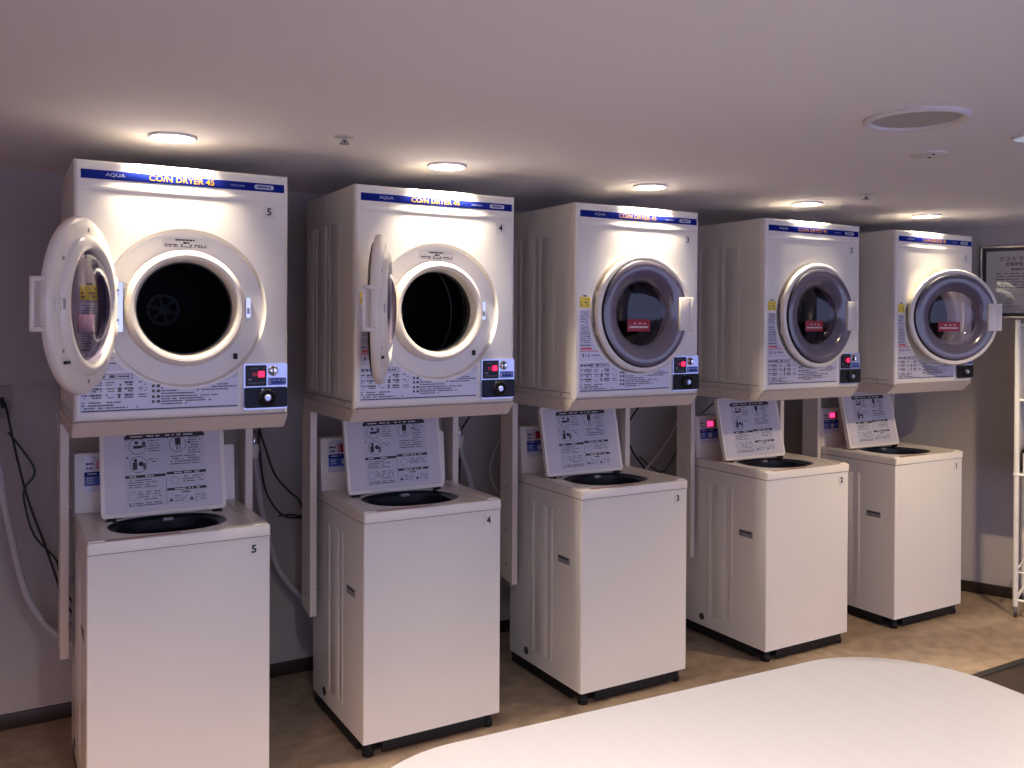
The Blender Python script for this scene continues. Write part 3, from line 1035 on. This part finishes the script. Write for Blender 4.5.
run('power_cable', [(2.72, 3.35, 1.15), (2.788, 3.62, .947), (2.827, 3.62, .833), (2.879, 3.62, .767), (2.945, 3.62, .70), (3.0, 3.5, .62), (3.02, 3.336, .60)], .0048, 'blackcable', 'black cable dropping behind the back edge of the washer numbered 3', 'cable', 'cables on the back wall')
run('earth_cable', [(3.22, 3.35, 1.14), (3.214, 3.62, .94), (3.159, 3.62, .863), (3.092, 3.62, .762), (3.025, 3.62, .704), (2.96, 3.64, .74), (2.90, 3.65, .79)], .0036, 'greencable', 'dark green cable crossing behind the washer numbered 3', 'cable', 'cables on the back wall')

def make_tap(x, y, z, label):
    t = thing('water_tap', label, 'tap', (x, y, z), 0, 'water taps on the back wall')
    b = MB()
    b.cyl((0, 0, 0), .026, .006, 'chrome', 'y', 24, .002)
    b.tube([(0, .004, 0), (0, -.03, .0), (0, -.075, -.004), (0, -.09, -.03), (0, -.09, -.055)], .010, 'chrome', 14)
    b.build('spout', t)
    h = MB()
    h.cyl((0, -.045, .008), .008, .025, 'chrome', 'z', 16)
    h.lathe([(0, .033), (.020, .033), (.022, .038), (.018, .044), (0, .045)], 'chrome', 8, 'z', c=(0, -.045, 0))
    h.build('handle', t)
    c = MB()
    c.lathe([(0, -.050), (.019, -.050), (.021, -.056), (.021, -.082), (.017, -.090), (.017, -.105), (0, -.105)], 'whitemetal', 20, 'z', c=(0, -.09, 0))
    c.build('hose_connector', t)
    return t
for (x, z, lab) in ((.002, 1.165, 'chrome wall tap at the left edge feeding the grey hose'),
                    (.905, 1.04, 'chrome wall tap with white connector right of the washer numbered 5'),
                    (1.822, 1.02, 'chrome wall tap with white connector right of the washer numbered 4')):
    make_tap(x, YB - .021 if z < 1.2 else YB - .018, z, lab)

t = thing('wall_outlet', 'small recessed wall outlet plate under the dark upper wall, far left', 'outlet', (.02, YB - .001, 1.18))
b = MB(); plate(b, -.045, .042, -.055, .062, .004, -.008, .001, 'outletplate'); b.build('cover_plate', t)
b = MB(); plate(b, -.020, .020, -.018, .022, .003, -.0095, -.004, 'blackplastic'); b.build('socket', t)

# ------------------------------------------------------------------ ceiling fittings
def make_lamp(x, y, label, lens='lens', group='ceiling downlights over the dryers', R=.066):
    t = thing('recessed_downlight', label, 'ceiling light', (x, y, CEIL), 0, group)
    b = MB()
    b.lathe([(R, .0), (R + .001, -.005), (R - .002, -.008), (R - .005, -.008), (R - .007, -.004), (R - .007, 0)], 'fixture', 48, 'z')
    b.build('trim_ring', t)
    c = MB()
    c.lathe([(0, -.011), (R - .020, -.0105), (R - .009, -.008), (R - .006, -.004), (R - .006, -.001)], lens, 40, 'z')
    c.build('lens', t)
    return t
def make_can(x, y, label):
    t = thing('recessed_downlight', label, 'ceiling light', (x, y, CEIL), 0, 'ceiling downlights over the dryers')
    b = MB()
    b.lathe([(LR - .001, .002), (LR + .006, 0), (LR + .006, -.006), (LR + .003, -.009), (LR, -.008), (LR - .003, -.002), (LR - .004, .004)], 'fixture', 56, 'z')
    b.build('trim_ring', t)
    c = MB()
    c.lathe([(LR - .003, .001), (LR - .005, .04), (.052, .090), (.046, .112), (0, .113)], 'fixture', 48, 'z')
    c.build('reflector_can', t)
    d = MB()
    d.lathe([(0, .098), (.030, .099), (.040, .103), (.041, .110)], 'lens', 40, 'z')
    d.build('bulb', t)
for x, y, lab in LAMPS:
    make_can(x, y, lab)
make_lamp(2.575, 1.452, 'pale bluish ceiling downlight beside the round speaker, cut by the photo edge', 'lens3', 'ceiling downlights over the room', .060)

def make_sprinkler(x, y, label):
    t = thing('sprinkler_head', label, 'sprinkler', (x, y, CEIL), 0, 'ceiling sprinkler heads')
    b = MB(); b.lathe([(.034, 0), (.032, -.002), (.018, -.004), (.012, -.003)], 'fixture', 32, 'z'); b.build('escutcheon', t)
    c = MB()
    c.cyl((0, 0, -.012), .008, .012, 'chrome', 'z', 16)
    for s in (-1, 1):
        c.rod((s * .007, 0, -.010), (s * .009, 0, -.020), .0018, 'greymetal', 8)
    c.cyl((0, 0, -.020), .0035, .010, 'rubber', 'z', 10)
    c.build('frame_arm', t)
    d = MB(); d.lathe([(0, -.020), (.014, -.020), (.015, -.022), (0, -.023)], 'greymetal', 18, 'z'); d.build('deflector', t)
make_sprinkler(.890, 2.50, 'small sprinkler head on the ceiling between the two nearest downlights')
make_sprinkler(3.135, 2.46, 'small sprinkler head on the ceiling in front of the fourth downlight')

t = thing('ceiling_speaker', 'large round white speaker set in the ceiling', 'speaker', (2.088, 1.487, CEIL))
b = MB(); b.lathe([(.130, 0), (.131, -.006), (.124, -.012), (.112, -.010), (.108, -.002)], 'fixture', 72, 'z'); b.build('rim', t)
b = MB(); b.lathe([(0, -.003), (.109, -.003), (.109, 0)], 'grille', 64, 'z'); b.build('grille', t)
t = thing('smoke_detector', 'small flat white disc detector on the ceiling behind the speaker', 'detector', (2.565, 1.779, CEIL))
b = MB(); b.lathe([(.055, 0), (.054, -.004), (.046, -.007), (0, -.009)], 'fixture', 48, 'z'); b.build('cover', t)
b = MB()
b.cyl((.012, .008, -.0105), .006, .003, 'rubber', 'z', 12)
b.box(-.030, -.016, -.034, -.030, -.0095, -.006, 'rubber')
b.build('sensor', t)

# ------------------------------------------------------------------ table
t = thing('meeting_table', 'large pale table with rounded ends in front of the washers', 'table', (1.1633, 1.0526, 0), math.radians(-3.16))
TX, TY, TRR = .7176, .400, .270
O = rrect(-TX, TX, -TY, TY, TRR, 24)
b = MB()
n = len(O)
L = [b.verts([(x, y, .676) for x, y in O]), b.verts([(x, y, .696) for x, y in O]), b.verts([(x * .9985, y * .9975, .6985) for x, y in O]), b.verts([(x * .996, y * .993, .70) for x, y in O])]
for j, mm in enumerate(('tableedge', 'tableedge', 'table')):
    vs = L[j] + L[j + 1]
    b.faces(vs, [(k, (k + 1) % n, n + (k + 1) % n, n + k) for k in range(n)], mm)
b.faces(L[3], [tuple(range(n))], 'table'); b.faces(L[0], [tuple(range(n - 1, -1, -1))], 'tableedge')
b.build('tabletop', t)
for s in (-1, 1):
    b = MB()
    b.cyl((s * .42, 0, .024), .035, .654, 'greymetal', 'z', 24)
    b.build('pedestal', t)
    b = MB(); b.box(s * .42 - .035, s * .42 + .035, -.30, .30, 0, .026, 'greymetal', .008); b.build('foot', t)

# ------------------------------------------------------------------ white rack by the right wall
RX = math.atan2(WDIR.y, WDIR.x)
t = thing('storage_rack', 'tall white metal rack on the right edge against the wall', 'rack', (4.487, 2.607, 0), RX)
# local x runs along the wall towards the room, local y points to the wall
PH = 1.508
for px, py in ((0, 0), (0, .29), (.60, 0), (.60, .29)):
    b = MB()
    b.lathe([(.0125, .055), (.0125, .715), (.0150, .716), (.0160, .722), (.0150, .730), (.0125, .731), (.0125, PH - .006), (.010, PH), (0, PH)], 'whitemetal', 20, 'z', c=(px, py, 0))
    b.build('post', t)
    b = MB()
    b.cyl((px, py, .026), .008, .034, 'greymetal', 'z', 14)
    b.cyl((px - .007, py, .019), .019, .014, 'rubber', 'x', 20, .003)
    b.build('caster', t)
for z in (.085, .228, .722, 1.10, 1.480):
    b = MB()
    for (a, c) in (((0, 0), (.6, 0)), ((0, .29), (.6, .29)), ((0, 0), (0, .29)), ((.6, 0), (.6, .29))):
        b.rod((a[0], a[1], z), (c[0], c[1], z), .0075 if z != .228 else .004, 'whitemetal')
    if z > .5:
        b.box(.0, .60, .0, .29, z - .004, z + .004, 'whitemetal', .002)
    b.build('shelf' if z > .5 else 'crossbar', t)
b = MB()
b.box(-.004, .004, .012, .278, .725, PH - .02, 'whitemetal', .002)
b.build('side_panel', t)
t = thing('storage_crate', 'grey crate standing on the middle shelf of the white rack', 'crate', tuple(Vector((4.487, 2.607, .7265)) + Matrix.Rotation(RX, 3, 'Z') @ Vector((.30, .145, 0))), RX)
b = MB()
q = .11
b.box(-.27, .27, -.115, .115, 0, .006, 'greysticker', .002)
for (xa, xb, ya, yb) in ((-.27, .27, -.12, -.114), (-.27, .27, .114, .12), (-.276, -.27, -.12, .12), (.27, .276, -.12, .12)):
    b.box(xa, xb, ya, yb, 0, q, 'greysticker', .002)
b.build('bin', t)
b = MB()
for (xa, xb, ya, yb) in ((-.28, .28, -.126, -.112), (-.28, .28, .112, .126), (-.282, -.268, -.126, .126), (.268, .282, -.126, .126)):
    b.box(xa, xb, ya, yb, q - .004, q + .010, 'blackplastic', .003)
b.build('rim', t)

# ------------------------------------------------------------------ framed notice on the right wall
S0, S1, FZ0, FZ1 = .08 + .7384, .50 + .7384, 1.516, 1.911     # along the wall measured from the back corner
NC = P0 + WDIR * ((S0 + S1) / 2) + WNRM * .001
t = thing('framed_notice', 'framed laundry notice in silver and black hanging on the right wall', 'notice', (NC.x, NC.y, FZ0), RX)
hw, fh = (S1 - S0) / 2, FZ1 - FZ0
b = MB()
for (xa, xb, za, zb) in ((-hw, hw, fh - .012, fh), (-hw, hw, 0, .012), (-hw, -hw + .012, 0, fh), (hw - .012, hw, 0, fh)):
    b.box(xa, xb, -.022, -.001, za, zb, 'frame', .002)
b.build('frame', t)
b = MB(); b.box(-hw + .01, hw - .01, -.008, -.002, .01, fh - .01, 'mount'); b.build('mount', t)
b = MB()
m0 = .030
b.box(-hw + m0, hw - m0, -.0095, -.004, m0, fh - m0, 'noticepaper')
rnd = random.Random(31)
y = -.0101
b.text('ゲストランドリー', .0, fh - .075, .030, y, 'black', bold=.01)
b.text('営業時間', -.045, fh - .103, .021, y, 'black', bold=.015); b.marks(.012, .09, fh - .103, .013, y, 'black', rnd, .95)
b.marks(-.06, .08, fh - .129, .008, y, 'black', rnd, .95)
for k in range(6):
    b.marks(-hw + .075, hw - .08, fh - .152 - k * .015, .0055, y, 'ink', rnd, .85)
b.quad(-hw + .05, hw - .05, .130, .1312, y, 'ink')
b.ringprint(-.065, .094, .017, .003, y, 'ink'); b.text('S', -.065, .094, .022, y, 'ink')
b.text('SHERATON', -.06, .064, .016, y, 'ink', sx=1.1)
b.quad(-hw + .06, .02, .050, .0512, y, 'ink')
b.build('notice_sheet', t)
b = MB(); b.quad(-hw + .011, hw - .011, .011, fh - .011, -.0125, 'picglass'); b.build('glazing', t)

# ------------------------------------------------------------------ lights
def spot(name, loc, energy, color, size, blend, radius, tilt=(0, 0, 0)):
    l = bpy.data.lights.new(name, 'SPOT')
    l.energy = energy; l.color = color; l.spot_size = math.radians(size); l.spot_blend = blend; l.shadow_soft_size = radius
    o = bpy.data.objects.new(name, l); COL.objects.link(o)
    o.location = loc; o.rotation_euler = tilt
    return o
def lamp_disc(name, loc, energy, color, size):
    l = bpy.data.lights.new(name, 'AREA')
    l.shape = 'DISK';  l.size = size; l.energy = energy; l.color = color
    o = bpy.data.objects.new(name, l); COL.objects.link(o)
    o.location = loc
    return o
for x, y, _ in LAMPS:
    lamp_disc('downlight_beam', (x, y, CEIL + .094), 26, (1, .87, .66), .076)
ROOM = [(3.75, 1.48, 164, (1, .77, .46)), (.45, .80, 98, (.98, 1, 1)), (1.75, .25, 33, (1, 1, .75)), (3.3, -.45, 15, (1, .8, 1)), (.3, -.9, 234, (1, .53, .60)),  # first lamp follows the rack shadow; the others are added fill, out of view
        (2.3, -1.6, 142, (1, .58, .62)), (4.3, -1.2, 71, (1, .52, .92)), (-1.2, .4, 431, (1, .56, .29)), (5.6, .2, 55, (1, .75, .6))]
for x, y, e, c in ROOM:
    make_lamp(x, y, 'unseen ceiling downlight supplying light to the room', 'lens2', 'ceiling downlights over the room', .066)
    spot('downlight_beam', (x, y, CEIL - .02), e, c, 140, .6, .05)

w = bpy.data.worlds.new('evening_room')
S.world = w
w.use_nodes = True
bg = w.node_tree.nodes['Background']
bg.inputs['Color'].default_value = (.50, .54, .92, 1)
bg.inputs['Strength'].default_value = 1.9

# ------------------------------------------------------------------ camera
cam = bpy.data.cameras.new('camera')
co = bpy.data.objects.new('camera', cam)
COL.objects.link(co)
R = ((0.8636224847395887, -0.5041152599593056, 0.0048998498324591255), (0.5041387703226888, 0.8635918082080958, -0.0072999351640060895), (-0.0005514614638725051, 0.008774592414078613, 0.9999613504622169))
right, fwd, up = (Vector(r) for r in R)
m = Matrix((right, up, -fwd)).transposed().to_4x4()
m.translation = Vector((0, 0, 1.4773))
co.matrix_world = m
cam.sensor_fit = 'HORIZONTAL'
cam.sensor_width = 36
cam.lens = 891.6477 / 1024 * 36
cam.shift_y = (329.7587 - 384) / 1024
cam.clip_start = .01
S.camera = co

S.view_settings.view_transform = 'Standard'
S.view_settings.look = 'None'
S.view_settings.gamma = 1
S.view_settings.use_curve_mapping = False
S.view_settings.exposure = 0.0
S.cycles.use_denoising = True
S.cycles.max_bounces = 8
S.cycles.diffuse_bounces = 4
S.cycles.transparent_max_bounces = 12
S.cycles.sample_clamp_indirect = 8
S.cycles.caustics_reflective = False
S.cycles.caustics_refractive = False
